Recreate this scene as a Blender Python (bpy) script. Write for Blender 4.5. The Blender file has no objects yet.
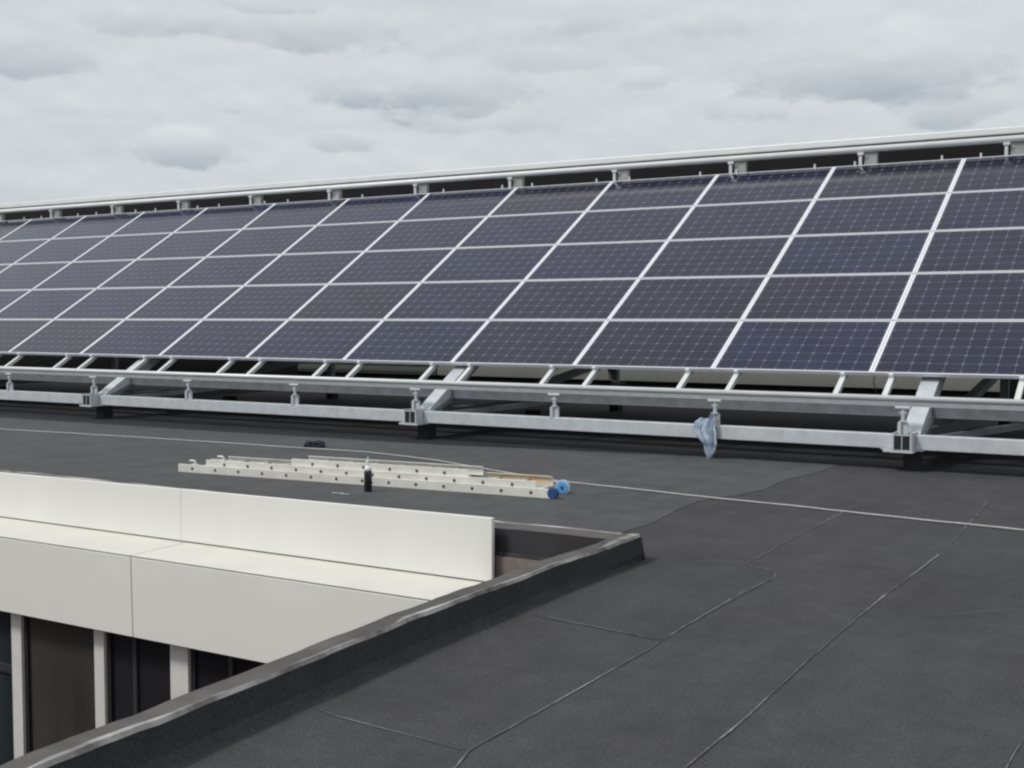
import bpy, math, random
from mathutils import Matrix, Vector, noise as mnoise
random.seed(7)
scene = bpy.context.scene
C = scene.collection
R = math.radians

# ------------------------------------------------------------------ camera
M = ((0.8539501635733804, 0.5203548002401794, 0.0),
     (0.028344285796142954, -0.046515584137620775, -0.9985153488530073),
     (-0.5195822548891594, 0.8526823454835566, -0.054471075856435125))
cam_data = bpy.data.cameras.new('camera')
cam = bpy.data.objects.new('camera', cam_data); C.objects.link(cam)
right = Vector(M[0]); down = Vector(M[1]); fwd = Vector(M[2])
mw = Matrix.Identity(4)
for i in range(3):
    mw[i][0] = right[i]; mw[i][1] = -down[i]; mw[i][2] = -fwd[i]
mw[0][3], mw[1][3], mw[2][3] = 3.2171, -12.1325, 0.5476
cam.matrix_world = mw
cam_data.sensor_width = 36.0
cam_data.lens = 36.0 * 1212.58 / 1024.0
cam_data.clip_start = 0.05; cam_data.clip_end = 5000
scene.camera = cam

# ------------------------------------------------------------------ sky
SUN_EL, SUN_AZ = 52.0, 215.0          # azimuth clockwise from +Y : behind the camera, a little to its left
world = bpy.data.worlds.new('World'); scene.world = world; world.use_nodes = True
nt = world.node_tree; nt.nodes.clear()
def N(t, **kw):
    n = nt.nodes.new(t)
    for k, v in kw.items(): setattr(n, k, v)
    return n
out = N('ShaderNodeOutputWorld')
sky = N('ShaderNodeTexSky'); sky.sky_type = 'NISHITA'; sky.sun_disc = False
sky.sun_elevation = R(SUN_EL); sky.sun_rotation = R(SUN_AZ); sky.air_density = 1.0; sky.dust_density = 2.0
bg1 = N('ShaderNodeBackground'); bg1.inputs['Strength'].default_value = 0.10
nt.links.new(sky.outputs[0], bg1.inputs['Color'])
tc = N('ShaderNodeTexCoord')
sep = N('ShaderNodeSeparateXYZ'); nt.links.new(tc.outputs['Generated'], sep.inputs[0])
def math_n(op, a, b=None, clamp=False):
    n = N('ShaderNodeMath', operation=op); n.use_clamp = clamp
    for i, v in enumerate((a, b)):
        if v is None: continue
        if isinstance(v, (int, float)): n.inputs[i].default_value = v
        else: nt.links.new(v, n.inputs[i])
    return n.outputs[0]
def wnoise(dz, sx, sz, detail, rough, off):
    mp = N('ShaderNodeMapping'); mp.inputs['Location'].default_value = (off, off * .7, off * .3 + dz * sz)
    mp.inputs['Scale'].default_value = (sx, sx, sz)
    n = N('ShaderNodeTexNoise'); n.inputs['Scale'].default_value = 1.0; n.inputs['Detail'].default_value = detail
    n.inputs['Roughness'].default_value = rough; n.inputs['Distortion'].default_value = 0.15
    nt.links.new(tc.outputs['Generated'], mp.inputs[0]); nt.links.new(mp.outputs[0], n.inputs[0])
    return n.outputs['Fac']
def wramp(fac, stops):
    r = N('ShaderNodeValToRGB'); el = r.color_ramp.elements
    el[0].position, el[0].color = stops[0][0], (*stops[0][1], 1)
    el[1].position, el[1].color = stops[1][0], (*stops[1][1], 1)
    for p_, c_ in stops[2:]:
        e = el.new(p_); e.color = (*c_, 1)
    nt.links.new(fac, r.inputs[0]); return r.outputs[0]
# thin even cloud with separate cumulus at given bearings (radians from +Y, height, half width, half height, weight)
nA = wnoise(0.0, 15.0, 30.0, 10, 0.58, 5.3); nB = wnoise(0.010, 15.0, 30.0, 10, 0.58, 5.3); nC = wnoise(0.0, 3.0, 8.0, 8, 0.5, 1.7)
az_ = math_n('ARCTAN2', sep.outputs['X'], sep.outputs['Y'])
CUMULUS = [(-0.7179, 0.2259, 0.0879, 0.0174, 1.0), (-0.7429, 0.2436, 0.0473, 0.0086, 0.8), (-0.6221, 0.1834, 0.1099, 0.0227, 1.0), (-0.6529, 0.176, 0.0567, 0.0107, 0.8), (-0.8046, 0.1329, 0.0355, 0.0152, 1.25), (-0.77, 0.1263, 0.0203, 0.0069, 0.6), (-0.6853, 0.1415, 0.0338, 0.0093, 0.8), (-0.921, 0.1986, 0.0445, 0.0182, 0.9), (-0.2562, 0.1954, 0.108, 0.0302, 0.95), (-0.2937, 0.1826, 0.0674, 0.0162, 0.6), (-0.4434, 0.1905, 0.0273, 0.0083, 0.7), (-0.3571, 0.1655, 0.0375, 0.0136, 0.8), (-0.1955, 0.1599, 0.0528, 0.0145, 0.9), (-0.4759, 0.2373, 0.0762, 0.0131, 0.6), (-0.5636, 0.1576, 0.0571, 0.0109, 0.6), (-0.8482, 0.2263, 0.068, 0.0113, 0.6), (-0.7719, 0.1629, 0.0124, 0.0045, 0.6), (-0.3798, 0.2318, 0.0547, 0.0116, 0.5), (-0.4592, 0.1352, 0.0323, 0.0078, 0.4), (-0.8788, 0.1581, 0.0444, 0.0073, 0.3), (-0.5245, 0.2051, 0.0487, 0.0105, 0.5)]
for k_ in range(12):                    # and the rest of the sky, out of the photograph
    a_ = random.uniform(-math.pi, math.pi)
    if -1.15 < a_ < 0.1: continue
    CUMULUS.append((a_, random.uniform(.12, .5), random.uniform(.05, .14), random.uniform(.015, .035), random.uniform(.5, 1.0)))
nz_ = math_n('MULTIPLY', math_n('SUBTRACT', nA, 0.5), 4.6)
total = None
for a0, z0, wa, wz, kk in CUMULUS:
    du = math_n('DIVIDE', math_n('SUBTRACT', az_, a0), wa); dv = math_n('DIVIDE', math_n('SUBTRACT', sep.outputs['Z'], z0), wz)
    q_ = math_n('ADD', math_n('MULTIPLY', du, du), math_n('MULTIPLY', dv, dv))
    mr = N('ShaderNodeMapRange', interpolation_type='SMOOTHSTEP'); mr.inputs['From Min'].default_value = 1.35; mr.inputs['From Max'].default_value = 0.45
    nt.links.new(math_n('ADD', q_, nz_), mr.inputs['Value'])
    tone = math_n('ADD', math_n('MULTIPLY', math_n('MINIMUM', math_n('MAXIMUM', dv, -1.0), 1.0), 0.105), -0.038)
    v_ = math_n('MULTIPLY', math_n('MULTIPLY', mr.outputs[0], tone), kk)
    total = v_ if total is None else math_n('ADD', total, v_)
total = math_n('ADD', total, math_n('MULTIPLY', math_n('SUBTRACT', nA, nB), 0.20))
total = math_n('ADD', total, math_n('MULTIPLY', math_n('SUBTRACT', nC, 0.5), 0.16))
cv = N('ShaderNodeCombineXYZ')
for i_, (b0, g0) in enumerate(((0.655, 1.12), (0.69, 1.05), (0.715, 0.92))):
    nt.links.new(math_n('ADD', math_n('MULTIPLY', total, g0), b0), cv.inputs[i_])
clouds = cv.outputs[0]
# towards the horizon the layer thickens to one pale tone
hz = N('ShaderNodeMapRange'); hz.inputs['From Min'].default_value = -0.10; hz.inputs['From Max'].default_value = 0.06
nt.links.new(sep.outputs['Z'], hz.inputs['Value'])
mixh = N('ShaderNodeMix', data_type='RGBA'); nt.links.new(hz.outputs[0], mixh.inputs['Factor'])
mixh.inputs['A'].default_value = (0.655, 0.70, 0.72, 1); nt.links.new(clouds, mixh.inputs['B'])
bg2 = N('ShaderNodeBackground'); bg2.inputs['Strength'].default_value = 1.0
nt.links.new(mixh.outputs['Result'], bg2.inputs['Color'])
ms = N('ShaderNodeMixShader'); ms.inputs[0].default_value = 0.93
nt.links.new(bg1.outputs[0], ms.inputs[1]); nt.links.new(bg2.outputs[0], ms.inputs[2])
nt.links.new(ms.outputs[0], out.inputs['Surface'])

# ------------------------------------------------------------------ sun behind thin cloud
sl = bpy.data.lights.new('sun', 'SUN'); sl.energy = 2.2; sl.angle = R(12); sl.color = (1.0, 0.965, 0.91)
so = bpy.data.objects.new('sun', sl); C.objects.link(so)
az = R(SUN_AZ); d = Vector((math.sin(az) * math.cos(R(SUN_EL)), math.cos(az) * math.cos(R(SUN_EL)), math.sin(R(SUN_EL))))
so.rotation_euler = (-d).to_track_quat('-Z', 'Y').to_euler(); so.location = (0, 0, 30)

vs = scene.view_settings
scene.display_settings.display_device = 'sRGB'
vs.view_transform = 'Standard'; vs.look = 'None'; vs.gamma = 1.0; vs.exposure = 0.0; vs.use_curve_mapping = False
scene.render.resolution_x = 1024; scene.render.resolution_y = 768
scene.cycles.filter_width = 2.3

# ------------------------------------------------------------------ helpers
def tag(o, label=None, cat=None, group=None, kind=None):
    if label: o['label'] = label
    if cat: o['category'] = cat
    if group: o['group'] = group
    if kind: o['kind'] = kind
    return o
def empty(name, loc, label, cat, group=None, rz=0.0):
    o = bpy.data.objects.new(name, None); C.objects.link(o); o.location = loc; o.rotation_euler = (0, 0, rz)
    o.empty_display_size = 0.2
    return tag(o, label, cat, group)
class MB:
    def __init__(s): s.v = []; s.f = []; s.m = []
    def quad_box(s, c, mi=0):                     # 8 corners: bottom 4 (ccw), top 4
        b = len(s.v); s.v += [tuple(x) for x in c]
        for q in ((0,3,2,1),(4,5,6,7),(0,1,5,4),(1,2,6,5),(2,3,7,6),(3,0,4,7)):
            s.f.append(tuple(b + i for i in q)); s.m.append(mi)
    def box(s, x0, x1, y0, y1, z0, z1, mi=0):
        s.quad_box([(x0,y0,z0),(x1,y0,z0),(x1,y1,z0),(x0,y1,z0),(x0,y0,z1),(x1,y0,z1),(x1,y1,z1),(x0,y1,z1)], mi)
    def bar(s, a, b, w, h, mi=0, up=(0,0,1)):     # rectangular bar from a to b
        a = Vector(a); b = Vector(b); t = (b - a).normalized(); u = Vector(up)
        sd = t.cross(u)
        if sd.length < 1e-4: sd = t.cross(Vector((0,1,0)))
        sd.normalize(); n = sd.cross(t).normalized(); c = []
        for p in (a, b):
            for i, j in ((-1,-1),(1,-1),(1,1),(-1,1)): c.append(p + sd*i*w/2 + n*j*h/2)
        s.quad_box(c, mi)
    def tube(s, pts, r, n=10, mi=0, caps=True):
        pts = [Vector(p) for p in pts]; b = len(s.v); rr = r if isinstance(r, (list, tuple)) else [r]*len(pts)
        pu = None
        for i, p in enumerate(pts):
            t = (pts[min(i+1, len(pts)-1)] - pts[max(i-1, 0)]).normalized()
            u = pu or (Vector((0,0,1)) if abs(t.z) < .95 else Vector((1,0,0)))
            sd = t.cross(u).normalized(); u = sd.cross(t).normalized(); pu = u
            for k in range(n):
                a = 2*math.pi*k/n; s.v.append(tuple(p + (sd*math.cos(a) + u*math.sin(a))*rr[i]))
        for i in range(len(pts)-1):
            for k in range(n):
                a0 = b+i*n+k; a1 = b+i*n+(k+1) % n; s.f.append((a0, a1, a1+n, a0+n)); s.m.append(mi)
        if caps:
            s.f.append(tuple(b+k for k in reversed(range(n)))); s.m.append(mi)
            e = b+(len(pts)-1)*n; s.f.append(tuple(e+k for k in range(n))); s.m.append(mi)
    def lathe(s, prof, c=(0,0,0), n=20, mi=0):
        b = len(s.v)
        for r, z in prof:
            for k in range(n):
                a = 2*math.pi*k/n; s.v.append((c[0]+r*math.cos(a), c[1]+r*math.sin(a), c[2]+z))
        for i in range(len(prof)-1):
            for k in range(n):
                a0 = b+i*n+k; a1 = b+i*n+(k+1) % n; s.f.append((a0, a1, a1+n, a0+n)); s.m.append(mi)
        s.f.append(tuple(b+k for k in reversed(range(n)))); s.m.append(mi)
        e = b+(len(prof)-1)*n; s.f.append(tuple(e+k for k in range(n))); s.m.append(mi)
    def sweep(s, prof, path, mi=0):               # prof: list of (side, up); path: list of (point, side-vector)
        b = len(s.v); n = len(prof)
        for p, sd in path:
            for a, z in prof: s.v.append((p[0]+sd[0]*a, p[1]+sd[1]*a, p[2]+z))
        for i in range(len(path)-1):
            for k in range(n):
                a0 = b+i*n+k; a1 = b+i*n+(k+1) % n; s.f.append((a0, a1, a1+n, a0+n)); s.m.append(mi)
        s.f.append(tuple(b+k for k in reversed(range(n)))); s.m.append(mi)
        e = b+(len(path)-1)*n; s.f.append(tuple(e+k for k in range(n))); s.m.append(mi)
    def build(s, name, mat, parent=None, smooth=False, bevel=0.0, loc=None):
        me = bpy.data.meshes.new(name); me.from_pydata(s.v, [], s.f)
        mats = mat if isinstance(mat, (list, tuple)) else [mat]
        for m_ in mats: me.materials.append(m_)
        for p, i in zip(me.polygons, s.m): p.material_index = i; p.use_smooth = smooth
        import bmesh
        bm = bmesh.new(); bm.from_mesh(me); bmesh.ops.recalc_face_normals(bm, faces=bm.faces); bm.to_mesh(me); bm.free()
        me.update()
        o = bpy.data.objects.new(name, me); C.objects.link(o)
        if parent is not None: o.parent = parent
        if loc: o.location = loc
        if bevel:
            bv = o.modifiers.new('bevel', 'BEVEL'); bv.width = bevel; bv.segments = 2; bv.limit_method = 'ANGLE'
        return o
def copy_tree(o, parent=None):
    c = o.copy(); C.objects.link(c)
    if parent is not None: c.parent = parent
    for ch in list(o.children): copy_tree(ch, c)
    return c
ORD = ['first','second','third','fourth','fifth','sixth','seventh','eighth','ninth','tenth','eleventh','twelfth','thirteenth','fourteenth','fifteenth','sixteenth','seventeenth','eighteenth']

# ------------------------------------------------------------------ materials
MATS = {}
def mat(name, col, rough=0.6, metal=0.0, var=0.12, scale=6.0, bump=0.0, bscale=60.0, spec=0.5, col2=None, stretch=(1,1,1), detail=5, thr=(0.35, 0.65)):
    m = bpy.data.materials.new(name); m.use_nodes = True; t = m.node_tree; b = t.nodes['Principled BSDF']
    tc = t.nodes.new('ShaderNodeTexCoord'); mp = t.nodes.new('ShaderNodeMapping'); mp.inputs['Scale'].default_value = stretch
    t.links.new(tc.outputs['Object'], mp.inputs[0])
    n = t.nodes.new('ShaderNodeTexNoise'); n.inputs['Scale'].default_value = scale; n.inputs['Detail'].default_value = detail
    n.inputs['Roughness'].default_value = 0.6
    t.links.new(mp.outputs[0], n.inputs[0])
    r = t.nodes.new('ShaderNodeValToRGB'); e = r.color_ramp.elements
    c2 = col2 if col2 else tuple(min(1, c*(1+var)) for c in col); c1 = col if col2 else tuple(c*(1-var) for c in col)
    e[0].position = thr[0]; e[1].position = thr[1]; e[0].color = (*c1, 1); e[1].color = (*c2, 1)
    t.links.new(n.outputs['Fac'], r.inputs[0]); t.links.new(r.outputs[0], b.inputs['Base Color'])
    b.inputs['Roughness'].default_value = rough; b.inputs['Metallic'].default_value = metal
    b.inputs['Specular IOR Level'].default_value = spec
    if bump:
        n2 = t.nodes.new('ShaderNodeTexNoise'); n2.inputs['Scale'].default_value = bscale; n2.inputs['Detail'].default_value = 4
        t.links.new(mp.outputs[0], n2.inputs[0])
        bp = t.nodes.new('ShaderNodeBump'); bp.inputs['Strength'].default_value = bump; bp.inputs['Distance'].default_value = 0.01
        t.links.new(n2.outputs['Fac'], bp.inputs['Height']); t.links.new(bp.outputs[0], b.inputs['Normal'])
    MATS[name] = m
    return m
alu = mat('white_aluminium', (0.66, 0.68, 0.69), 0.38, 0.1, 0.05, 3)
galv = mat('galvanised_steel', (0.53, 0.56, 0.59), 0.42, 0.15, 0.08, 9, 0.15, 40)
galv_dk = mat('weathered_galvanised_steel', (0.20, 0.22, 0.235), 0.5, 0.35, 0.15, 14)
flange_m = mat('rail_flange_metal', (0.36, 0.38, 0.40), 0.45, 0.2, 0.08, 8)
plate_m = mat('dull_bracket_metal', (0.34, 0.35, 0.34), 0.5, 0.1, 0.1, 8)
chan_m = mat('dull_channel_steel', (0.16, 0.17, 0.185), 0.55, 0.2, 0.15, 8)
toprail_m = mat('pale_rail_metal', (0.79, 0.81, 0.81), 0.42, 0.0, 0.04, 3)
frame_m = mat('panel_frame_aluminium', (0.74, 0.75, 0.80), 0.45, 0.0, 0.04, 5)
black = mat('black_rubber', (0.013, 0.013, 0.015), 0.8, 0, 0.2, 30)
blacksheet = mat('black_sheet', (0.005, 0.005, 0.007), 0.9, 0, 0.2, 3)
white_clad = mat('white_cladding', (0.76, 0.76, 0.725), 0.5, 0, 0.03, 1.5, 0.02, 30, stretch=(1,1,.25))
ledge_m = mat('cream_ledge', (0.655, 0.635, 0.59), 0.55, 0, 0.04, 2.5, stretch=(1,1,1))
grey_clad = mat('pale_grey_cladding', (0.77, 0.76, 0.715), 0.55, 0, 0.015, 1.0, 0.02, 30, stretch=(1,1,.5))
brown_wall = mat('brown_wall', (0.20, 0.165, 0.145), 0.8, 0, 0.25, 7, 0.1, 50)
mull_m = mat('mullion_metal', (0.66, 0.65, 0.62), 0.5, 0.0, 0.05, 5)
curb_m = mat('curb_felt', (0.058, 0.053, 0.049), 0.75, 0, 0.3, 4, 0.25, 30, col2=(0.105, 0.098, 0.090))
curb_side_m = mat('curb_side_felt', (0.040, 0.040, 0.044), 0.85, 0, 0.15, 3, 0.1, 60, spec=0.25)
edge_m = mat('worn_felt_edge', (0.07, 0.066, 0.062), 0.6, 0, 0.2, 3.2, 0.3, 50, col2=(0.48, 0.465, 0.45), thr=(0.36, 0.62))
cream = mat('cream_parapet', (0.86, 0.86, 0.78), 0.6, 0, 0.05, 1.0)
greengrey = mat('ribbed_grey_cladding', (0.40, 0.43, 0.38), 0.6, 0, 0.08, 2)
bitumen_dk = mat('dark_bitumen', (0.022, 0.022, 0.022), 0.85, 0, 0.2, 5)
ladder_m = mat('ladder_aluminium', (0.72, 0.71, 0.66), 0.45, 0.1, 0.08, 5)
orange_m = mat('faded_orange_plastic', (0.72, 0.46, 0.26), 0.6, 0, 0.1, 12, col2=(0.62, 0.58, 0.48))
hole_m = mat('dark_rung_end', (0.07, 0.065, 0.06), 0.7, 0, 0.1, 8)
blue_m = mat('blue_plastic', (0.018, 0.065, 0.20), 0.45, 0, 0.15, 20)
lblue_m = mat('light_blue_plastic', (0.12, 0.36, 0.66), 0.4, 0, 0.15, 20)
lrim_m = mat('pale_blue_plastic', (0.36, 0.48, 0.60), 0.5, 0, 0.1, 20)
white_pl = mat('white_plastic', (0.72, 0.72, 0.70), 0.4, 0, 0.03, 20)
can_m = mat('black_can', (0.014, 0.014, 0.018), 0.35, 0, 0.2, 20)
navy_m = mat('navy_fabric', (0.012, 0.014, 0.030), 0.9, 0, 0.3, 40, 0.3, 120)
string_m = mat('pale_string', (0.42, 0.42, 0.41), 0.8, 0, 0.15, 30)
city_m = mat('distant_ground', (0.10, 0.11, 0.09), 0.9, 0, 0.4, 0.03)

def roof_mat(name, base, tint):
    m = bpy.data.materials.new(name); m.use_nodes = True; t = m.node_tree; b = t.nodes['Principled BSDF']
    L = t.links.new
    tc = t.nodes.new('ShaderNodeTexCoord')
    def nz(scale, detail=4, rough=.6, vec=None, off=0):
        mp = t.nodes.new('ShaderNodeMapping'); mp.inputs['Location'].default_value = (off, off, 0)
        if vec: mp.inputs['Scale'].default_value = vec
        L(tc.outputs['Object'], mp.inputs[0])
        n = t.nodes.new('ShaderNodeTexNoise'); n.inputs['Scale'].default_value = scale; n.inputs['Detail'].default_value = detail; n.inputs['Roughness'].default_value = rough
        L(mp.outputs[0], n.inputs[0]); return n.outputs['Fac']
    def ramp(f, a, b_, ca, cb):
        r = t.nodes.new('ShaderNodeValToRGB'); e = r.color_ramp.elements; e[0].position = a; e[1].position = b_
        e[0].color = (*ca, 1); e[1].color = (*cb, 1); L(f, r.inputs[0]); return r.outputs[0]
    def mul(a, b_, f=1.0):
        x = t.nodes.new('ShaderNodeMix'); x.data_type = 'RGBA'; x.blend_type = 'MULTIPLY'; x.inputs['Factor'].default_value = f
        L(a, x.inputs['A']); L(b_, x.inputs['B']); return x.outputs['Result']
    big = ramp(nz(0.55, 4, .55), .38, .62, base, tint)
    med = ramp(nz(2.6, 6, .65, off=3), .3, .7, (.86,.86,.86), (1.12,1.12,1.12))
    grit = ramp(nz(240, 3, .7, off=7), .25, .8, (.55,.55,.55), (1.5,1.5,1.5))
    strk = ramp(nz(3.2, 5, .6, vec=(1.6,.22,1), off=11), .30, .72, (.90,.90,.90), (1.09,1.09,1.09))
    g2 = ramp(nz(85, 3, .75, off=13), .32, .70, (.62,.62,.62), (1.42,1.42,1.42))
    g3 = ramp(nz(9, 6, .7, off=17), .30, .72, (.88,.88,.88), (1.12,1.12,1.12))
    stain = ramp(nz(0.9, 8, .62, off=23), .56, .60, (1,1,1), (.90,.90,.91))
    c = mul(mul(mul(mul(mul(mul(big, med), strk), grit, 0.8), g2, .9), g3), stain)
    # pale dust specks
    v = t.nodes.new('ShaderNodeTexVoronoi'); v.inputs['Scale'].default_value = 7.0; L(tc.outputs['Object'], v.inputs['Vector'])
    sp = ramp(v.outputs['Distance'], .018, .03, (1,1,1), (0,0,0))
    x = t.nodes.new('ShaderNodeMix'); x.data_type = 'RGBA'; L(sp, x.inputs['Factor']); L(c, x.inputs['A']); x.inputs['B'].default_value = (.16,.16,.155,1)
    L(x.outputs['Result'], b.inputs['Base Color'])
    b.inputs['Roughness'].default_value = 0.88; b.inputs['Specular IOR Level'].default_value = 0.3
    bp = t.nodes.new('ShaderNodeBump'); bp.inputs['Strength'].default_value = 0.35; bp.inputs['Distance'].default_value = 0.004
    L(nz(180, 3, .7, off=5), bp.inputs['Height'])
    bp2 = t.nodes.new('ShaderNodeBump'); bp2.inputs['Strength'].default_value = 0.3; bp2.inputs['Distance'].default_value = 0.03
    L(nz(1.3, 3, .5, off=9), bp2.inputs['Height']); L(bp.outputs[0], bp2.inputs['Normal']); L(bp2.outputs[0], b.inputs['Normal'])
    return m
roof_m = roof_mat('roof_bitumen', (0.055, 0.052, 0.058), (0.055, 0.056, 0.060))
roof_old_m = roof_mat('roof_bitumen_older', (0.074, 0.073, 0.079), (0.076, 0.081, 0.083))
roof_patch_m = roof_mat('roof_bitumen_patch', (0.049, 0.051, 0.054), (0.052, 0.055, 0.058))

def seam_mat():
    m = bpy.data.materials.new('seam_line'); m.use_nodes = True; t = m.node_tree; b = t.nodes['Principled BSDF']; L = t.links.new
    tc = t.nodes.new('ShaderNodeTexCoord')
    n = t.nodes.new('ShaderNodeTexNoise'); n.inputs['Scale'].default_value = 9.0; n.inputs['Detail'].default_value = 8; n.inputs['Roughness'].default_value = .8
    L(tc.outputs['Object'], n.inputs[0])
    r = t.nodes.new('ShaderNodeValToRGB'); e = r.color_ramp.elements; e[0].position = .40; e[1].position = .66
    e[0].color = (.072,.071,.075,1); e[1].color = (.30,.30,.29,1)
    n2 = t.nodes.new('ShaderNodeTexNoise'); n2.inputs['Scale'].default_value = 1.7; n2.inputs['Detail'].default_value = 3; L(tc.outputs['Object'], n2.inputs[0])
    ad = t.nodes.new('ShaderNodeMath'); ad.operation = 'MULTIPLY_ADD'; L(n2.outputs['Fac'], ad.inputs[0]); ad.inputs[1].default_value = .8; L(n.outputs['Fac'], ad.inputs[2])
    sb = t.nodes.new('ShaderNodeMath'); sb.operation = 'SUBTRACT'; L(ad.outputs[0], sb.inputs[0]); sb.inputs[1].default_value = .42
    L(sb.outputs[0], r.inputs[0]); L(r.outputs[0], b.inputs['Base Color']); b.inputs['Roughness'].default_value = .85
    return m
seam_m = seam_mat()

PW, PH = 1.674, 0.992        # one module
def cell_mat():
    m = bpy.data.materials.new('silicon_cells'); m.use_nodes = True; t = m.node_tree; b = t.nodes['Principled BSDF']; L = t.links.new
    tc = t.nodes.new('ShaderNodeTexCoord'); sp = t.nodes.new('ShaderNodeSeparateXYZ'); L(tc.outputs['Object'], sp.inputs[0])
    def mt(op, a, b_=None, c_=None):
        n = t.nodes.new('ShaderNodeMath'); n.operation = op
        for i, v in enumerate((a, b_, c_)):
            if v is None: continue
            if isinstance(v, (int, float)): n.inputs[i].default_value = v
            else: L(v, n.inputs[i])
        return n.outputs[0]
    cxw = (PW-.07)/10; cyw = (PH-.07)/6
    fx = mt('ABSOLUTE', mt('SUBTRACT', mt('FRACT', mt('DIVIDE', mt('SUBTRACT', sp.outputs['X'], .035), cxw)), .5))
    fy = mt('ABSOLUTE', mt('SUBTRACT', mt('FRACT', mt('DIVIDE', mt('SUBTRACT', sp.outputs['Y'], .035), cyw)), .5))
    gapx = mt('GREATER_THAN', fx, .486); gapy = mt('GREATER_THAN', fy, .486)
    corner = mt('GREATER_THAN', mt('ADD', fx, fy), .86)
    # busbars, four thin silver ribbons along each cell row
    by = mt('ABSOLUTE', mt('SUBTRACT', mt('FRACT', mt('MULTIPLY', mt('DIVIDE', mt('SUBTRACT', sp.outputs['Y'], .035), cyw), 3.0)), .5))
    bus = mt('MULTIPLY', mt('LESS_THAN', by, .022), .5)
    # module border
    ex = mt('MAXIMUM', mt('LESS_THAN', sp.outputs['X'], .035), mt('GREATER_THAN', sp.outputs['X'], PW-.035))
    ey = mt('MAXIMUM', mt('LESS_THAN', sp.outputs['Y'], .035), mt('GREATER_THAN', sp.outputs['Y'], PH-.035))
    line = mt('MAXIMUM', mt('MAXIMUM', gapx, gapy), corner)
    oi = t.nodes.new('ShaderNodeObjectInfo')
    r = t.nodes.new('ShaderNodeValToRGB'); el = r.color_ramp.elements
    r.color_ramp.interpolation = 'EASE'
    el[0].position = 0; el[0].color = (.013,.012,.027,1); el[1].position = .28; el[1].color = (.011,.013,.038,1)
    e = el.new(.52); e.color = (.012,.014,.029,1); e = el.new(.74); e.color = (.011,.012,.042,1); e = el.new(.88); e.color = (.015,.013,.024,1)
    L(oi.outputs['Random'], r.inputs[0])
    n = t.nodes.new('ShaderNodeTexNoise'); n.inputs['Scale'].default_value = 1.6; n.inputs['Detail'].default_value = 2; L(tc.outputs['Object'], n.inputs[0])
    v = t.nodes.new('ShaderNodeMapRange'); v.inputs['To Min'].default_value = .7; v.inputs['To Max'].default_value = 1.35; v.inputs['From Min'].default_value = .3; v.inputs['From Max'].default_value = .7; L(n.outputs['Fac'], v.inputs['Value'])
    vm = t.nodes.new('ShaderNodeVectorMath'); vm.operation = 'SCALE'; L(r.outputs[0], vm.inputs[0]); L(v.outputs[0], vm.inputs['Scale'])
    m1 = t.nodes.new('ShaderNodeMix'); m1.data_type = 'RGBA'; L(bus, m1.inputs['Factor']); L(vm.outputs[0], m1.inputs['A']); m1.inputs['B'].default_value = (.08,.085,.10,1)
    m2 = t.nodes.new('ShaderNodeMix'); m2.data_type = 'RGBA'; L(line, m2.inputs['Factor']); L(m1.outputs['Result'], m2.inputs['A']); m2.inputs['B'].default_value = (.12,.12,.18,1)
    m3 = t.nodes.new('ShaderNodeMix'); m3.data_type = 'RGBA'; L(mt('MAXIMUM', ex, ey), m3.inputs['Factor']); L(m2.outputs['Result'], m3.inputs['A']); m3.inputs['B'].default_value = (.035,.038,.05,1)
    L(m3.outputs['Result'], b.inputs['Base Color'])
    b.inputs['Roughness'].default_value = .08; b.inputs['IOR'].default_value = 1.49; b.inputs['Specular Tint'].default_value = (.78,.80,.96,1)
    return m
cell_m = cell_mat()
backsheet_m = mat('panel_backsheet', (0.10, 0.10, 0.11), 0.6)

def glass_pane_mat(name, col, col2):
    m = mat(name, col, 0.12, 0, 0.2, 1.3, col2=col2, stretch=(1.2, 1, .35), detail=2); m.node_tree.nodes['Principled BSDF'].inputs['IOR'].default_value = 1.45
    return m
pane_dark = glass_pane_mat('dark_glass', (0.014, 0.013, 0.014), (0.026, 0.025, 0.030))
pane_brown = glass_pane_mat('brown_glass', (0.042, 0.036, 0.032), (0.070, 0.062, 0.055))
pane_blue = glass_pane_mat('bluish_reflection_glass', (0.008, 0.012, 0.016), (0.028, 0.036, 0.040))  # bluish reflection worked into this pane's base colour

# ------------------------------------------------------------------ the roof and its setting
ZR = -0.86
def curb_out(y):      # outer edge of the near curb (its top), slightly off square like the photograph's
    tb = [(-18,.60),(-10,.350),(-9.5,.326),(-9.1,.302),(-8.6,.276),(-8.0,.238),(-7.4,.230),(-6.7,.212),(-5.7,.230)]
    for (a, va), (b_, vb) in zip(tb, tb[1:]):
        if y <= b_: return va + (vb-va)*(y-a)/(b_-a)
    return tb[-1][1]
def flat(name, polys, z, m, parent=None, kind='structure'):
    mb = MB()
    for p in polys:
        b = len(mb.v); mb.v += [(x, y, z) for x, y in p]; mb.f.append(tuple(range(b, b+len(p)))); mb.m.append(0)
    o = mb.build(name, m, parent)
    if kind: o['kind'] = kind
    return o
WX0, WX1, WY0, WY1 = -14.0, 0.12, -17.0, -6.0     # courtyard opening
city = flat('ground', [[(-1500,-1500),(1500,-1500),(1500,1500),(-1500,1500)]], -15.0, city_m)
roof = MB()
X0, X1, Y0, Y1 = -42, 20, -24, 6.98
cells = [((X0,Y0),(WX0,Y1)), ((WX1,Y0),(X1,Y1)), ((WX0,WY1),(WX1,Y1)), ((WX0,Y0),(WX1,WY0))]
for (a, b_), (c_, d_) in cells: roof.box(a, c_, b_, d_, ZR-0.35, ZR)
ro = roof.build('roof', roof_m); ro['kind'] = 'structure'
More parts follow.
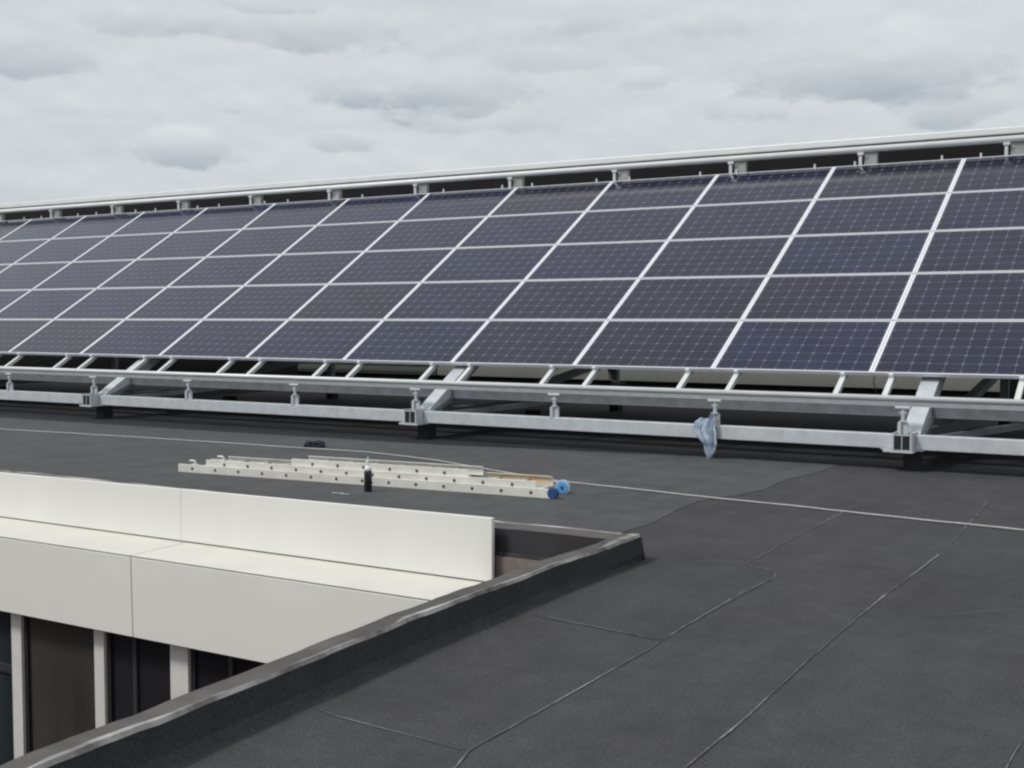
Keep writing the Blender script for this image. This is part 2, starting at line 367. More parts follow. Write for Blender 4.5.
flat('roof_sheet', [[(-30,-1.35),(-12,-1.30),(-7.8,-1.25),(-4.5,-1.12),(-2.9,-.86),(-1.5,-.68),(1.3,-.66),(9,-.66),(9,6.9),(-30,6.9)]], ZR+0.006, roof_mat('roof_bitumen_shade', (0.020,0.020,0.024), (0.023,0.024,0.028)))  # shade beneath the array put into this darker sheet's colour
# older, paler sheet between the courtyard and the array, with a worked edge
edge = [(-0.24,-5.50),(-0.27,-5.0),(-0.25,-4.6),(-0.34,-3.95),(-0.37,-3.5),(-0.30,-3.2),(-0.22,-3.05),(-0.16,-2.6),(-0.20,-2.0),(-0.12,-1.3),(-0.14,0.2)]
flat('roof_sheet', [[(-30,-5.64),(-13.9,-5.64),(-0.5,-5.64)] + edge + [(-30,0.2)]], ZR+0.003, roof_old_m)
# newer sheet laid by the courtyard corner, and a few rolls of slightly other tone
flat('roof_sheet', [[(0.33,-5.62),(0.92,-5.64),(1.0,-5.72),(1.05,-5.9),(1.05,-7.33),(0.45,-7.26),(0.36,-7.24)]], ZR+0.002, roof_patch_m)

def seam(pts, w, z=ZR+0.0045, jit=0.010):
    # a strip that wobbles like a torched bitumen joint
    P = [Vector((x, y, 0)) for x, y in pts]; fine = []
    for a, b_ in zip(P, P[1:]):
        n = max(2, int((b_-a).length/0.05))
        for i in range(n): fine.append(a.lerp(b_, i/n))
    fine.append(P[-1]); mb = MB()
    for i, p in enumerate(fine):
        t = (fine[min(i+1, len(fine)-1)] - fine[max(i-1, 0)]).normalized(); s = Vector((-t.y, t.x, 0))
        k = mnoise.noise(Vector((p.x*2.1, p.y*2.1, 3.0))); k2 = mnoise.noise(Vector((p.x*6, p.y*6, 9.0)))
        c_ = p + s*(k*jit*.5 + k2*jit*.35); ww = .60*w*(0.35 + 0.8*abs(mnoise.noise(Vector((p.x*5, p.y*5, 1.0)))) + .25*random.random())
        mb.v += [tuple(c_ - s*ww/2)[:2] + (z,), tuple(c_ + s*ww/2)[:2] + (z,)]
        if i: b0 = 2*i; mb.f.append((b0-2, b0-1, b0+1, b0)); mb.m.append(0)
    o = mb.build('roof_seam', seam_m); o['kind'] = 'structure'
    return o
seam([(1.78,-9.6),(1.746,-8.665),(1.735,-8.08),(1.694,-7.22),(1.67,-6.06),(1.668,-4.71)], .016)
seam([(1.66,-4.4),(1.60,-3.4),(1.52,-2.3)], .012)
seam([(1.12,-9.3),(1.126,-9.04),(1.08,-8.9),(1.085,-8.5),(1.072,-7.95),(1.072,-7.48),(1.06,-7.34)], .016)
seam([(1.06,-7.33),(1.043,-6.87),(1.031,-6.24),(1.045,-5.84),(1.011,-5.71),(.923,-5.64),(.763,-5.606),(.56,-5.585),(.44,-5.567),(.40,-5.62)], .014)
seam([(.787,-5.56),(.751,-4.5),(.722,-2.97)], .013)
seam([(.40,-8.83),(.513,-8.86),(1.062,-8.9)], .013)
seam([(.42,-7.235),(.679,-7.284),(1.059,-7.333)], .012)
seam([(2.60,-8.4),(2.605,-7.8),(2.61,-6.0),(2.62,-3.0)], .012)
seam([(1.85,-6.4),(2.30,-5.92)], .007)
seam([(1.78,-9.4),(2.2,-9.38),(2.62,-9.4)], .012)
seam([(3.5,-12),(3.52,-8),(3.5,-2)], .014)
seam([(.42,-5.52),(.50,-5.50),(.58,-5.54),(.50,-5.58),(.42,-5.57)], .009)

# ------------------------------------------------------------------ cream parapet beyond the array
def parapet(x0, x1, mcap, label, grp=None, ribs=False):
    e = empty('parapet_wall', ((x0+x1)/2, 7.1, ZR), label, 'parapet', grp)
    hx = (x1-x0)/2
    mb = MB(); mb.box(-hx, hx, -.10, .22, -0.3, 0.31); mb.build('upstand', bitumen_dk, e)
    mb = MB(); mb.box(-hx, hx, -.13, .25, 0.312, 0.92)
    if ribs:
        n = int(2*hx/0.25)
        for k in range(4): mb.box(-hx, hx, -.145, -.131, .36+.14*k, .42+.14*k)
    mb.build('cladding', mcap, e)
    mb = MB(); mb.box(-hx-.01, hx+.01, -.16, .28, 0.922, 0.95); mb.build('coping', alu, e)
parapet(-10.10, .12, cream, 'long cream parapet wall seen beneath the panels')
mb = MB(); mb.box(.14, 20, 6.98, 7.3, ZR-.3, ZR+.9)
tag(mb.build('parapet_wall', bitumen_dk), 'dark felt covered parapet right of the cream parapet wall', 'parapet')
parapet(-13.6, -10.14, greengrey, 'grey green ribbed parapet section left of the cream parapet wall', ribs=True)
mb = MB(); mb.box(-42, -13.62, 6.98, 7.3, ZR-.3, ZR+.55)
tag(mb.build('parapet_wall', bitumen_dk), 'dark low parapet beyond the left end of the array', 'parapet')

# ------------------------------------------------------------------ roof curb round the courtyard
ZT = -0.71
curb = empty('roof_curb', (0.2, -6.0, ZR), 'dark felt covered kerb with worn pale edge round the courtyard opening', 'roof kerb')
def L0(o): o.location = (-0.2, 6.0, -ZR); return o
NS = 150
mb = MB(); ed = MB(); sd = MB(); prev = None
for i in range(NS+1):
    y = -5.80 - (17.2-5.80)*i/NS
    xo = curb_out(y) + .014*mnoise.noise(Vector((0, y*3.1, 2))) + .010*mnoise.noise(Vector((4, y*9, 2)))
    xi = xo - .112 + .014*mnoise.noise(Vector((7, y*2.2, 5)))
    zt = ZT + .010*mnoise.noise(Vector((3, y*2.3, 8)))
    xb = xo + .012 + .06*min(1, (-5.8-y)/1.2) + .02*mnoise.noise(Vector((9, y*1.3, 1)))
    we = .010 + .085*max(0, mnoise.noise(Vector((1, y*1.6, 4)))+.12) + .02*max(0, mnoise.noise(Vector((5, y*7, 4))))
    row = (y, xo, xi, zt, xb, we)
    if prev:
        (ya, oa, ia, za, ba, wa) = prev; (yb, ob, ib, zb, bb, wb) = row
        def q(m, c, k=0):
            b = len(m.v); m.v += c; m.f.append((b, b+1, b+2, b+3)); m.m.append(k)
        q(mb, [(ia,ya,za-.002),(oa-wa,ya,za),(ob-wb,yb,zb),(ib,yb,zb-.002)])
        q(mb, [(ia,ya,ZR-.3),(ia,ya,za-.002),(ib,yb,zb-.002),(ib,yb,ZR-.3)])
        q(ed, [(oa-wa,ya,za),(oa-.004,ya,za+.004),(ob-.004,yb,zb+.004),(ob-wb,yb,zb)])
        q(ed, [(oa-.004,ya,za+.004),(oa+.004,ya,za-.012),(ob+.004,yb,zb-.012),(ob-.004,yb,zb+.004)])
        pa = [(oa+.003,za-.0125),(oa+.010,ZR+.075),(oa+.016,ZR+.040),(oa*.45+ba*.55,ZR+.016),(ba,ZR-.003)]
        pb = [(ob+.003,zb-.0125),(ob+.010,ZR+.075),(ob+.016,ZR+.040),(ob*.45+bb*.55,ZR+.016),(bb,ZR-.003)]
        for (u0_, w0_), (u1_, w1_), (u2_, w2_), (u3_, w3_) in zip(pa, pa[1:], pb, pb[1:]):
            q(sd, [(u0_,ya,w0_),(u1_,ya,w1_),(u3_,yb,w3_),(u2_,yb,w2_)])
    prev = row
# end face at the corner
y = -5.80; xo = curb_out(y)
sd.quad_box([(xo-.16,y-.02,ZR),(xo+.005,y-.02,ZR),(xo+.0,y+.07,ZR),(xo-.16,y+.14,ZR),(xo-.16,y-.02,ZT-.004),(xo+.003,y-.02,ZT-.004),(xo-.005,y+.03,ZT-.012),(xo-.16,y+.07,ZT-.010)])
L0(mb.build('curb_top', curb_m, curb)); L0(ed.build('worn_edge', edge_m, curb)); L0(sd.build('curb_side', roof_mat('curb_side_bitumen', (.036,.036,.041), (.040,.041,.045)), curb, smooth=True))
# far side of the opening
mb = MB(); ed = MB()
NF = 110; prev = None
for i in range(NF+1):
    x = curb_out(-5.8) - .02 - 14.3*i/NF
    yo = -5.80 + .010*mnoise.noise(Vector((x*3, 1, 2))); yi = -5.985
    zt = ZT + .008*mnoise.noise(Vector((x*2.3, 5, 2))); we = .016 + .03*max(0, mnoise.noise(Vector((x*1.4, 3, 3)))+.25)
    row = (x, yo, yi, zt, we)
    if prev:
        xa, oa, ia, za, wa = prev; xb_, ob, ib, zb, wb = row
        q(mb, [(xa,oa-wa,za),(xa,ia,za-.004),(xb_,ib,zb-.004),(xb_,ob-wb,zb)])
        q(mb, [(xa,ia,za-.004),(xa,ia,ZR-.02),(xb_,ib,ZR-.02),(xb_,ib,zb-.004)], 1)
        q(ed, [(xa,oa,za+.003),(xa,oa-wa,za),(xb_,ob-wb,zb),(xb_,ob,zb+.003)])
        q(mb, [(xa,oa+.004,za),(xa,oa+.05,ZR),(xb_,ob+.05,ZR),(xb_,ob+.004,zb)], 1)
    prev = row
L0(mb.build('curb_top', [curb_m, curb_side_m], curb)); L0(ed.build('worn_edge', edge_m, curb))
# kerbs on the two sides out of view
mb = MB(); mb.box(-14.2, -14.0, -17.2, -5.8, ZR, ZT); mb.box(-13.98, 0.3, -17.2, -17.0, ZR, ZT); L0(mb.build('curb_top', curb_m, curb))

# courtyard shell
ZF = -8.0
mb = MB()
mb.box(-14.3, WX1+.02, -6.06+.04, -5.92, ZF, ZR-.024)       # north wall (brown)
mb.box(WX1, WX1+.25, -17.2, -6.03, ZF, ZR-.352)               # east
mb.box(-14.3, -14.0, -17.2, -6.03, ZF, ZR-.352)               # west
mb.box(-14.0, WX1, -17.3, -17.0, ZF, ZR-.352)                 # south
cw = mb.build('courtyard_wall', brown_wall); tag(cw, 'dark brown inner wall of the courtyard beside the white cladding', 'wall')
flat('courtyard_floor', [[(-14,-17),(WX1,-17),(WX1,-6),(-14,-6)]], ZF+.01, roof_m)

# ------------------------------------------------------------------ white cladding, ledge, lower hood
XE = -0.61
clad = empty('parapet_cladding', (-3.2, -6.05, -1.04), 'upper band of bright white cladding boards standing at the roof edge', 'cladding')
joints = [XE, -3.215, -5.82, -8.425, -11.03, -13.9]
for a, b_ in zip(joints, joints[1:]):
    mb = MB(); x0, x1 = b_+.0015+3.2, a-.001+3.2
    zt0 = -.678 + .0075*(b_+5.3) ; zt1 = -.678 + .0075*(a+5.3)
    mb.quad_box([(x0,-.03,.012),(x1,-.03,.012),(x1,0,.012),(x0,0,.012),(x0,-.03,zt0+1.04),(x1,-.03,zt1+1.04),(x1,0,zt1+1.04),(x0,0,zt0+1.04)])
    mb.build('cladding_board', white_clad, clad, bevel=.003)
mb = MB(); mb.box(-10.7, XE-.01+3.2, .001, .02, -.0, .33); mb.build('backing', bitumen_dk, clad)
hood = empty('window_hood', (-3.2, -6.33, -1.05), 'projecting pale grey hood with cream top ledge above the courtyard windows', 'window hood')
lj = [XE, -3.175, -5.68, -8.22, -10.8, -13.9]
for a, b_ in zip(lj, lj[1:]):
    x0, x1 = b_+.005+3.2, a-.005+3.2
    mb = MB(); mb.quad_box([(x0,-.225,-.008),(x1,-.225,-.008),(x1,.31,-.008),(x0,.31,-.008),(x0,-.24,.002),(x1,-.24,.002),(x1,.31,.014),(x0,.31,.014)])
    mb.build('ledge_board', ledge_m, hood)
    mb = MB(); mb.quad_box([(x0,-.232,-.555),(x1,-.232,-.555),(x1,-.192,-.555),(x0,-.192,-.555),(x0,-.24,-.009),(x1,-.24,-.009),(x1,-.20,-.009),(x0,-.20,-.009)])
    mb.build('front_board', grey_clad, hood, bevel=.003)
mb = MB(); mb.box(-10.7, XE+3.2-.006, -.18, .31, -.54, -.012); mb.build('soffit', bitumen_dk, hood)
galvdk2 = mat('dark_frame_metal', (0.035, 0.036, 0.04), 0.5, 0, 0.1, 8)
win = empty('window_band', (-3.2, -6.40, -3.9), 'row of dark courtyard windows between pale upright posts under the hood', 'window')
posts = [(-6.9,-6.78),(-5.72,-5.60),(-4.615,-4.50),(-3.70,-3.596),(-2.94,-2.77),(-1.95,-1.82),(-.95,-.83)]
for a, b_ in posts:
    mb = MB(); mb.box(a+3.2, b_+3.2, -.055, -.012, 0, 2.29); mb.build('mullion', mull_m, win, bevel=.004)
pm = [pane_dark, pane_blue, pane_brown, pane_dark, pane_dark, pane_dark]
for k, ((a, b_), (c_, d_)) in enumerate(zip(posts, posts[1:])):
    mb = MB(); mb.box(b_+3.2-.05, c_+3.2+.05, -.008, .02, 0, 2.29); w = mb.build('window_pane', pm[k], win)
    mb = MB(); mb.box(b_+3.2+.001, b_+3.2+.035, -.03, -.0085, 0, 2.29); mb.box(c_+3.2-.025, c_+3.2-.001, -.03, -.0085, 0, 2.29); mb.build('pane_frame', black, w)
    if k in (3, 4):
        xm = (b_+c_)/2+3.2-.05; mb = MB(); mb.box(xm-.018, xm+.018, -.028, -.0085, 0, 2.29); mb.build('pane_stile', galvdk2, w)
    if k == 1:
        mb = MB(); mb.box(b_+3.2+.036, c_+3.2-.026, -.028, -.0085, 1.78, 1.84); mb.build('transom', galvdk2, w)
mb = MB(); mb.box(-4.0, 3.1, -.02, .08, -1.2, -.002); mb.build('sill_panel', mull_m, win)

# ------------------------------------------------------------------ solar array
T = R(30.97); PXP, PYP = 1.68, 1.01
def slope(x, s, off=0.0): return Vector((x, s*math.cos(T) - off*math.sin(T), s*math.sin(T) + off*math.cos(T)))
fr = MB(); FW, FH = .024, .035
fr.box(0, PW, 0, .014, -FH, 0.002); fr.box(0, PW, PH-.014, PH, -FH, 0.002)
fr.box(0, FW, .0141, PH-.0141, -FH, 0.002); fr.box(PW-FW, PW, .0141, PH-.0141, -FH, 0.002)
gl = MB(); gl.box(FW+.001, PW-FW-.001, .015, PH-.015, -.006, -.001)
bk = MB(); bk.box(FW+.001, PW-FW-.001, FW+.001, PH-FW-.001, -.014, -.008)
rows = ['bottom row', 'second row from the bottom', 'middle row', 'second row from the top', 'top row']
first = None; COLS = list(range(1, -15, -1))
for c in COLS:
    for r in range(5):
        if first is None:
            root = empty('solar_panel', (0,0,0), 'x', 'solar panel')
            fr.build('frame', frame_m, root); gl.build('cells', cell_m, root); bk.build('backsheet', backsheet_m, root)
            first = root
        else: root = copy_tree(first)
        root.location = slope(c*PXP + .003, r*PYP + .01, 0)
        root.rotation_euler = (T, 0, 0)
        root['category'] = 'solar panel'; root['group'] = 'solar panels in the sloping array'
        if c == 1: lab = 'solar panel just past the right edge in the %s' % rows[r]
        else: lab = 'dark solar panel in the %s, %s column from the right' % (rows[r], ORD[-c])
        root['label'] = lab
# aluminium clamping strips: two pairs under every column, poking out at foot and head
AX0, AX1 = -14*PXP, 2*PXP
sf = None; idx = 0
xs = []
for c in COLS:
    for o_ in (1.40, .27): xs.append(c*PXP + o_)
for i, x in enumerate(xs):
    if abs(x - .27) < .01: x = .20
    if sf is None:
        sf = empty('mounting_strip', (0,0,0), 'x', 'mounting strip')
        mb = MB(); mb.box(-.026, .026, -.33, 5.12, -.085, -.038); mb.build('rail', alu, sf)
        mb = MB(); mb.box(-.020, .020, -.030, -.002, -.0375, .004); mb.build('end_clamp', alu, sf); mb = MB(); mb.bar((0,5.045,-.03),(0,5.085,.042), .024, .016); mb.build('end_clamp', alu, sf)
        st = sf
    else: st = copy_tree(sf)
    st.location = (x, 0, 0); st.rotation_euler = (T, 0, 0)
    st['label'] = ('slim aluminium mounting strip poking out below the panels, %s from the right' % (ORD[i-2] if i-2 < 18 and i >= 2 else 'far')) if 2 <= i < 20 else 'slim aluminium mounting strip under the panels near the far ends of the array'
    st['category'] = 'mounting strip'; st['group'] = 'mounting strips under the panels'
# steel support frames
RX = [.555 - 5.52*k for k in range(5)]; RX = [.555 + 5.52] + RX
places = ['just past the right edge', 'nearest the camera at the right edge', 'at the middle of the array', 'in the left part of the array', 'far left and mostly hidden under panels', 'past the left edge']
sup = None
for i, x in enumerate(RX):
    if sup is None:
        sup = empty('support_frame', (0,-.7,ZR), 'x', 'support frame')
        def P(x_, s, off=0): v = slope(x_, s, off); return (v.x, v.y+.7, v.z-ZR)
        mb = MB()
        a = -.13; lo = -.86
        c8 = []
        for off in (-.24, -.09):
            for xx, s in ((-.085, lo), (.085, lo), (.085, 5.25), (-.085, 5.25)): c8.append(P(xx, s, off))
        mb.quad_box(c8); mb.build('rafter', galv, sup, bevel=.004)
        yb = 5.0*math.cos(T)+.7
        mb = MB(); mb.box(-.05, .05, yb-.05, yb+.05, .17, 3.2); mb.build('rear_post', galv_dk, sup)
        mb = MB(); mb.bar((.0,1.9,.39), (.0,5.0,.80), .10, .09); mb.build('brace', galv_dk, sup)
        mb = MB(); mb.box(-.095, -.030, -.20, 5.1, .205, .335); mb.box(-.020, .045, -.20, 5.1, .205, .335); mb.build('tie_beam', galv_dk, sup)
        mb = MB(); mb.box(-.090, -.035, -.2035, -.2, .212, .328); mb.box(-.015, .040, -.2035, -.2, .212, .328); mb.build('tube_mouth', black, sup)
        mb = MB(); mb.box(-.13, .075, -.215, .07, .180, .2035); mb.box(-.112, -.097, -.215, .07, .2037, .36); mb.box(.047, .062, -.215, .07, .2037, .36); mb.box(-.20,-.131,-.19,.03,.180,.1995)
        mb.box(-.0285, -.0215, -.214, -.2037, .2037, .345); mb.box(-.096,.046,-.214,-.2037,.337,.347)
        mb.build('socket', galv, sup)
        mb = MB(); mb.bar((.10, .15, .27), (1.75, 2.3, .50), .05, .06); mb.bar((.10, .05, .30), (.10,.9,.60), .03,.05); mb.build('brace', galv_dk, sup)
        for yy in (.06, 2.5, yb): 
            mb = MB(); mb.box(-.055, .085, yy-.08, yy+.09, .0, .178); mb.build('foot_block', black, sup)
        s_ = sup
    else: s_ = copy_tree(sup)
    s_.location = (x, -.7, ZR)
    s_['label'] = 'galvanised steel support frame %s' % places[i]; s_['category'] = 'support frame'; s_['group'] = 'steel frames carrying the panels'
# square base beams between the frames
base = None
for i in range(len(RX)-1):
    xa, xb_ = RX[i+1], RX[i]; ln = (xb_-xa) - .175 - .0
    if base is None:
        base = empty('base_beam', (0,0,0), 'x', 'base beam')
        mb = MB(); mb.box(0, ln, -.05, .05, 0, .135); mb.build('beam', galv, base, bevel=.006)
        mb = MB(); mb.box(.0, .07, -.056, .056, -.010, -.0005); mb.box(ln-.14, ln, -.056, .056, -.010, -.0005); mb.build('end_plate', galv, base)
        bb = base
    else: bb = copy_tree(base)
    bb.location = (xa+.064, -.72, -.66)
    bb['label'] = 'galvanised square base beam, %s' % ['running off the right edge', 'bay with the hanging rag', 'bay left of the middle joint', 'bay at the far left', 'bay past the left edge'][i]
    bb['category'] = 'base beam'; bb['group'] = 'base beams along the array foot'
    mbn = None
# purlins (C channels) carried by the frames
for k, (s0, zz0) in enumerate(((-.33, 0), (1.3, 0), (3.2, 0), (4.75, 0))):
    for i in range(len(RX)-1):
        xa, xb_ = RX[i+1]+.09, RX[i]-.09
        e = empty('cross_channel', (xa, 0, 0), 'dark galvanised channel behind the front rail, %s bay from the right' % ORD[i] if k == 0 else 'galvanised channel hidden under the panels between two support frames', 'channel', 'channels between the support frames')
        p = slope(0, s0, -.165); mb = MB(); ln = xb_-xa
        y, z = p.y, p.z + (-.0 if k else .005)
        mb.box(0, ln, y-.03, y-.024, z-.095, z+.065); mb.box(0, ln, y-.024, y+.05, z+.059, z+.065); mb.box(0, ln, y-.05, y-.03, z-.095, z-.085); mb.box(0, ln, y-.024, y+.05, z-.095, z-.089)
        mb.build('channel_profile', chan_m, e)

def handrail(name, y, zt, label, m, second, posts_x, base_z, kind):
    x0, x1 = -30.0, 6.5
    e = empty(name, (posts_x[0], y, base_z), label, 'rail')
    def B(mb, nm, mm, **k): o = mb.build(nm, mm, e, **k); o.location = (-posts_x[0], -y, -base_z); return o
    if kind == 'front':
        mb = MB(); mb.tube([(x0, y, zt-.026), (x1, y, zt-.026)], .027, 16); B(mb, 'rail_tube', m, smooth=True)
        mb = MB(); mb.box(x0, x1, y-.012, y+.02, zt-.094, zt-.0535); mb.box(x0, x1, y-.018, y-.0125, zt-.097, zt-.088); B(mb, 'rail_flange', flange_m)
        for px in posts_x:
            mb = MB(); mb.box(px-.07, px+.07, y-.03, y+.024, zt-.118, zt-.0975); B(mb, 'saddle', alu, bevel=.003)
            mb = MB(); mb.tube([(px, y, zt-.119), (px, y, zt-.245)], .019, 10); mb.box(px-.032, px+.032, y-.02, y+.02, zt-.165, zt-.150); mb.box(px-.03, px+.03, y-.02, y+.02, zt-.24, zt-.228); B(mb, 'spindle', galv)
            mb = MB(); mb.box(px-.045, px-.012, y-.026, y+.026, zt-.360, zt-.2455); mb.box(px-.0115, px+.045, y+.000, y+.026, zt-.360, zt-.2455); B(mb, 'post', galv, bevel=.003)
    else:
        mb = MB(); mb.box(x0, x1, y-.04, y+.04, zt-.088, zt); B(mb, 'upper_cover', m, bevel=.012)
        mb = MB(); mb.tube([(x0, y-.015, zt-.152), (x1, y-.015, zt-.152)], .043, 16); B(mb, 'lower_tube', m, smooth=True)
        mb = MB(); mb.box(x0, x1, y+.02, y+.03, zt-.18, zt-.02); B(mb, 'web_plate', galv_dk)
        for px in posts_x:
            mb = MB(); mb.box(px-.045, px-.005, y-.05, y-.01, zt-.36, zt-.197); mb.box(px-.06, px+.02, y-.062, y+.02, zt-.230, zt-.197); B(mb, 'post', alu, bevel=.003)
            mb = MB(); mb.box(px+.02, px+.19, y-.01, y+.06, zt-.40, zt-.199); mb.box(px+.03,px+.07,y-.02,y-.0105,zt-.27,zt-.23); B(mb, 'bracket_plate', plate_m, bevel=.003)
    return e
handrail('guard_rail', -.75, -.168, 'long white tubular rail with short posts along the foot of the panels', alu, False, [.5-1.84*k for k in range(-2, 15)], -.525, 'front')
handrail('ridge_rail', 4.37, 2.957, 'double white tubular rail running above the top of the panels', toprail_m, True, [.53-1.84*k for k in range(-2, 15)], 2.6, 'top')
mb = MB(); mb.box(-26, 6, 5.05, 5.07, 0.05, 2.90); tag(mb.build('wind_deflector', blacksheet), 'black sheet at the back of the array under the ridge rail, with an added unseen lower part', 'wind deflector')  # unseen lower part added to keep light from under the panels

# short black strap hanging under the panel edge
mb = MB(); p = slope(-2.93, -.0, -.05); mb.tube([tuple(slope(-2.98, .12, -.06)), tuple(slope(-2.88, -.08, -.12)), (-2.80, p.y-.05, p.z-.13), (-2.72, p.y+.02, p.z-.15)], .018, 8)
tag(mb.build('cable', black, smooth=True), 'short black cable end dangling under the lower panel edge', 'cable')
mb = MB(); mb.tube([tuple(slope(.02, .05, -.05)), tuple(slope(.03, -.05, -.07)), tuple(slope(.06, -.12, -.16)), tuple(slope(.10, -.06, -.22))], .006, 6)
tag(mb.build('cable', black, smooth=True), 'thin dark wire loop under the panel edge near the right support frame', 'cable')

# ------------------------------------------------------------------ ladders on the roof
LU = Vector((3.72, .33, 0)).normalized(); LROT = math.atan2(LU.y, LU.x); LV = Vector((-LU.y, LU.x, 0))
def ladder(u0, u1, v0, w, z, label, u0f=0.0, u1f=0.0, orange=False, rail_h=.072, hook=True, ends=False, rz=0.0):
    o0 = Vector((-5.13, -4.30, 0)) + LU*u0 + LV*v0
    e = empty('ladder', (o0.x, o0.y, z), label, 'ladder', 'ladder sections stacked on the roof', LROT+rz)
    ln = u1-u0
    for side, yy, a, b_ in ((0, 0, 0, ln), (1, w, u0f, ln+u1f)):
        mb = MB()
        mb.box(a, b_, yy, yy+.003, 0, rail_h); s = 1 if side == 0 else -1
        mb.box(a, b_, min(yy+.003, yy+.003+s*.020) if s > 0 else yy-.02, (yy+.023) if s > 0 else yy-.0005, rail_h-.004, rail_h)
        mb.box(a, b_, (yy+.003) if s > 0 else yy-.02, (yy+.023) if s > 0 else yy-.0005, 0, .004)
        if side == 1 and orange:
            mb.build('stile', ladder_m, e)
            mo = MB(); mo.box(b_-.62, b_-.02, yy-.0225, yy-.0012, rail_h+.0005, rail_h+.006); mo.box(b_-.55, b_-.02, yy-.004, yy-.001, .01, rail_h); mo.build('worn_sleeve', orange_m, e)
        else: mb.build('stile', ladder_m, e, bevel=.0015)
    n = int((ln-.2)/.262); off = (ln - n*.262)/2
    for k in range(n+1):
        x = off + k*.262
        mb = MB(); mb.tube([(x, .0035, rail_h*.52), (x, w-.001, rail_h*.52)], .014, 10); rg = mb.build('rung', ladder_m, e, smooth=True)
        for yy in (-.0025, w-.006):
            mb = MB(); mb.tube([(x, yy, rail_h*.52), (x, yy+.0023, rail_h*.52)], .0135, 12); mb.build('rung_end', hole_m, rg)
    if hook:
        mb = MB(); hk = [(.18,.02,rail_h),(.19,.02,rail_h+.022),(.17,.02,rail_h+.036),(.12,.02,rail_h+.034)]; mb.tube(hk, .009, 8); mb.box(.15,.22,.004,.03,rail_h+.0005,rail_h+.008); mb.build('hook', ladder_m, e, smooth=True)
    if ends:
        mb = MB(); mb.tube([(ln+.022, -.010, .043), (ln+.022, .036, .043)], .0435, 20); mb.build('end_cap', blue_m, e, bevel=.004)
    return e, ln
le, ln = ladder(0, 3.734, 0, .46, ZR+.002, 'nearest and longest aluminium ladder section with blue end cap and blue wheel', u0f=-.0, u1f=-.08, ends=True)
# wheel on the far stile
wy = .30
mb = MB()
def disc(m, x, y0, y1, r, z, mi=0, r0=None):
    m.tube([(x, y0, z), (x, y1, z)], r, 24, mi)
disc(mb, ln-.02, wy-.02, wy+.01, .062, .050)
tw = mb.build('wheel', lrim_m, le, bevel=.004)
mb = MB(); disc(mb, ln-.02, wy-.026, wy-.0205, .046, .050); mb.build('wheel_disc', lblue_m, tw)
mb = MB(); disc(mb, ln-.02, wy-.034, wy-.0265, .014, .050); mb.build('wheel_hub', blue_m, tw)
ladder(.299, 3.60, .03, .32, ZR+.052, 'middle aluminium ladder section nested in the nearest one, with a worn orange far end', orange=True)
ladder(1.227, 2.985, .055, .262, ZR+.106, 'short aluminium ladder section stacked topmost on the other ladder sections', hook=False)

# ------------------------------------------------------------------ black can, bundle, rag, string, chalk scrap
can = empty('spray_can', (-2.86, -4.40, ZR), 'black foam can with white cap and nozzle standing before the ladders', 'spray can')
mb = MB(); mb.lathe([(.029,0),(.032,.004),(.032,.160),(.030,.168),(.026,.174)], n=24); mb.build('can_body', can_m, can, smooth=True)
mb = MB(); mb.lathe([(.029,.1745),(.031,.178),(.030,.190),(.020,.208),(.011,.214)], n=24); mb.build('cap', white_pl, can, smooth=True)
mb = MB(); mb.lathe([(.008,.2145),(.010,.225),(.010,.245),(.006,.262),(.005,.285)], n=14); mb.box(-.020,-.012,-.004,.004,.222,.262); mb.box(-.012,.0,-.003,.003,.255,.262); mb.build('nozzle', white_pl, can, smooth=False)
mb = MB(); mb.box(.030,.044,-.006,.006,.07,.085); mb.build('side_lug', can_m, can)

def lump(name, loc, sx, sy, sz, m, seed, amp=.35, rz=0, n=28, parent=None):
    v = []; f = []
    for i in range(n+1):
        th = math.pi*i/n
        for j in range(n*2):
            ph = math.pi*j/n; d_ = Vector((math.sin(th)*math.cos(ph), math.sin(th)*math.sin(ph), math.cos(th)))
            k = 1 + amp*mnoise.noise(d_*1.8+Vector((seed,0,0))) + amp*.35*mnoise.noise(d_*5+Vector((0,seed,0)))
            z = d_.z*k*sz
            v.append((d_.x*k*sx, d_.y*k*sy, max(z, -sz*.35)+sz*.35))
    for i in range(n):
        for j in range(n*2):
            a = i*2*n+j; b_ = i*2*n+(j+1) % (2*n); f.append((a, a+2*n, b_+2*n, b_))
    mb = MB(); mb.v = v; mb.f = f; mb.m = [0]*len(f)
    o = mb.build(name, m, parent, smooth=True, loc=loc); o.rotation_euler = (0,0,rz); return o
be = empty('work_gloves', (-5.47, -2.02, ZR), 'small dark navy pair of crumpled gloves lying behind the ladders', 'gloves', rz=.2)
lump('glove', (-.055, 0, .004), .062, .05, .045, navy_m, 2.0, parent=be); lump('glove', (.055, .01, .004), .065, .05, .05, navy_m, 7.0, .45, parent=be)

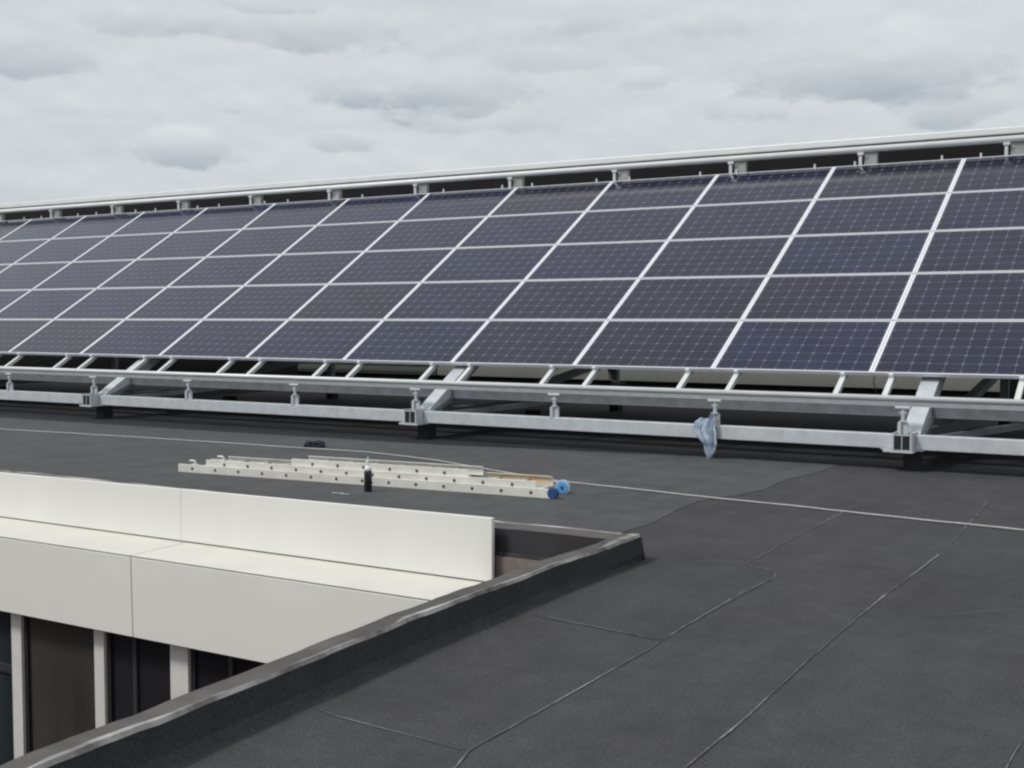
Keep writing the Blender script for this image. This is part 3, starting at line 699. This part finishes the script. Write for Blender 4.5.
# rag hanging on the base beam
def rag_mat():
    m = mat('rag_cloth', (0.52,0.60,0.68), 0.9, 0, .2, 11, 0.3, 60, col2=(0.25,0.33,0.50), thr=(.45,.66)); return m
rm = rag_mat()
def cloth(path, seed, name, parent):
    # path: list of (x centre, z, half width, y) ; pleats run down it
    n = 26; mb = MB(); rowsN = 40
    for i in range(rowsN+1):
        t = i/rowsN*(len(path)-1); k = min(int(t), len(path)-2); u = t-k; u = u*u*(3-2*u)
        x, z, w, y = [path[k][q_]*(1-u) + path[k+1][q_]*u for q_ in range(4)]
        for j in range(n+1):
            s = j/n*2-1
            pl = .018*math.sin(s*7+seed+i*.05) + .010*math.sin(s*15+seed*2+i*.13)
            mb.v.append((x + s*w + .008*mnoise.noise(Vector((s*2, i*.2, seed))), y - pl - .012*(1-s*s), z + .012*mnoise.noise(Vector((s*3, i*.15, seed+4)))))
    for i in range(rowsN):
        for j in range(n):
            a = i*(n+1)+j; mb.f.append((a, a+1, a+n+2, a+n+1)); mb.m.append(0)
    o = mb.build(name, rm, parent, smooth=True)
    so_ = o.modifiers.new('solid', 'SOLIDIFY'); so_.thickness = .004
    return o
rg = empty('rag', (-1.38, -.80, -.85), 'pale blue and white rag hanging from the front base beam', 'rag')
for nm, sd_, path in (('rag_tail', 1.0, [(-1.345,-.40,.018,-.80),(-1.345,-.47,.034,-.82),(-1.345,-.58,.050,-.835),(-1.350,-.70,.066,-.83),(-1.36,-.78,.055,-.82),(-1.375,-.86,.012,-.81)]),
                      ('rag_fold', 3.3, [(-1.43,-.455,.045,-.80),(-1.455,-.50,.075,-.83),(-1.46,-.57,.08,-.845),(-1.42,-.64,.07,-.84),(-1.40,-.70,.05,-.83)])):
    o = cloth(path, sd_, nm, rg); o.location = (1.38, .80, .85)

# pale string across the roof
mb = MB(); spts = [(-16,-2.75),(-13,-2.62),(-10.18,-2.51),(-7.7,-2.32),(-5.5,-2.24),(-4.64,-2.18),(-4.11,-2.28),(-3.52,-2.43),(-2.6,-2.82),(-1.79,-3.11),(-.9,-3.24),(-.26,-3.33),(.9,-3.48),(1.975,-3.617),(4,-3.9),(8,-4.4)]
fp = []
for (a, b_), (c_, d_) in zip(spts, spts[1:]):
    for i in range(8):
        u = i/8; x = a+(c_-a)*u; y = b_+(d_-b_)*u; fp.append((x, y + .018*mnoise.noise(Vector((x*1.3, 0, 0))), ZR+.013+.003*mnoise.noise(Vector((x*4, 2, 0)))))
mb.tube(fp, .0062, 6); tag(mb.build('string_line', string_m, smooth=True), 'thin pale string line stretched across the roof behind the ladders', 'string')
# pale scrap beside the can
mb = MB(); random.seed(3)
for i in range(5):
    x = -3.02+i*.035; y = -4.63+random.uniform(-.02,.02); w = random.uniform(.012,.02)
    mb.box(x-w, x+w, y-.012, y+.012, ZR+.0085, ZR+.0105)
tag(mb.build('paper_scraps', lrim_m), 'pale blue torn scraps on the roof beside the black can', 'scraps')
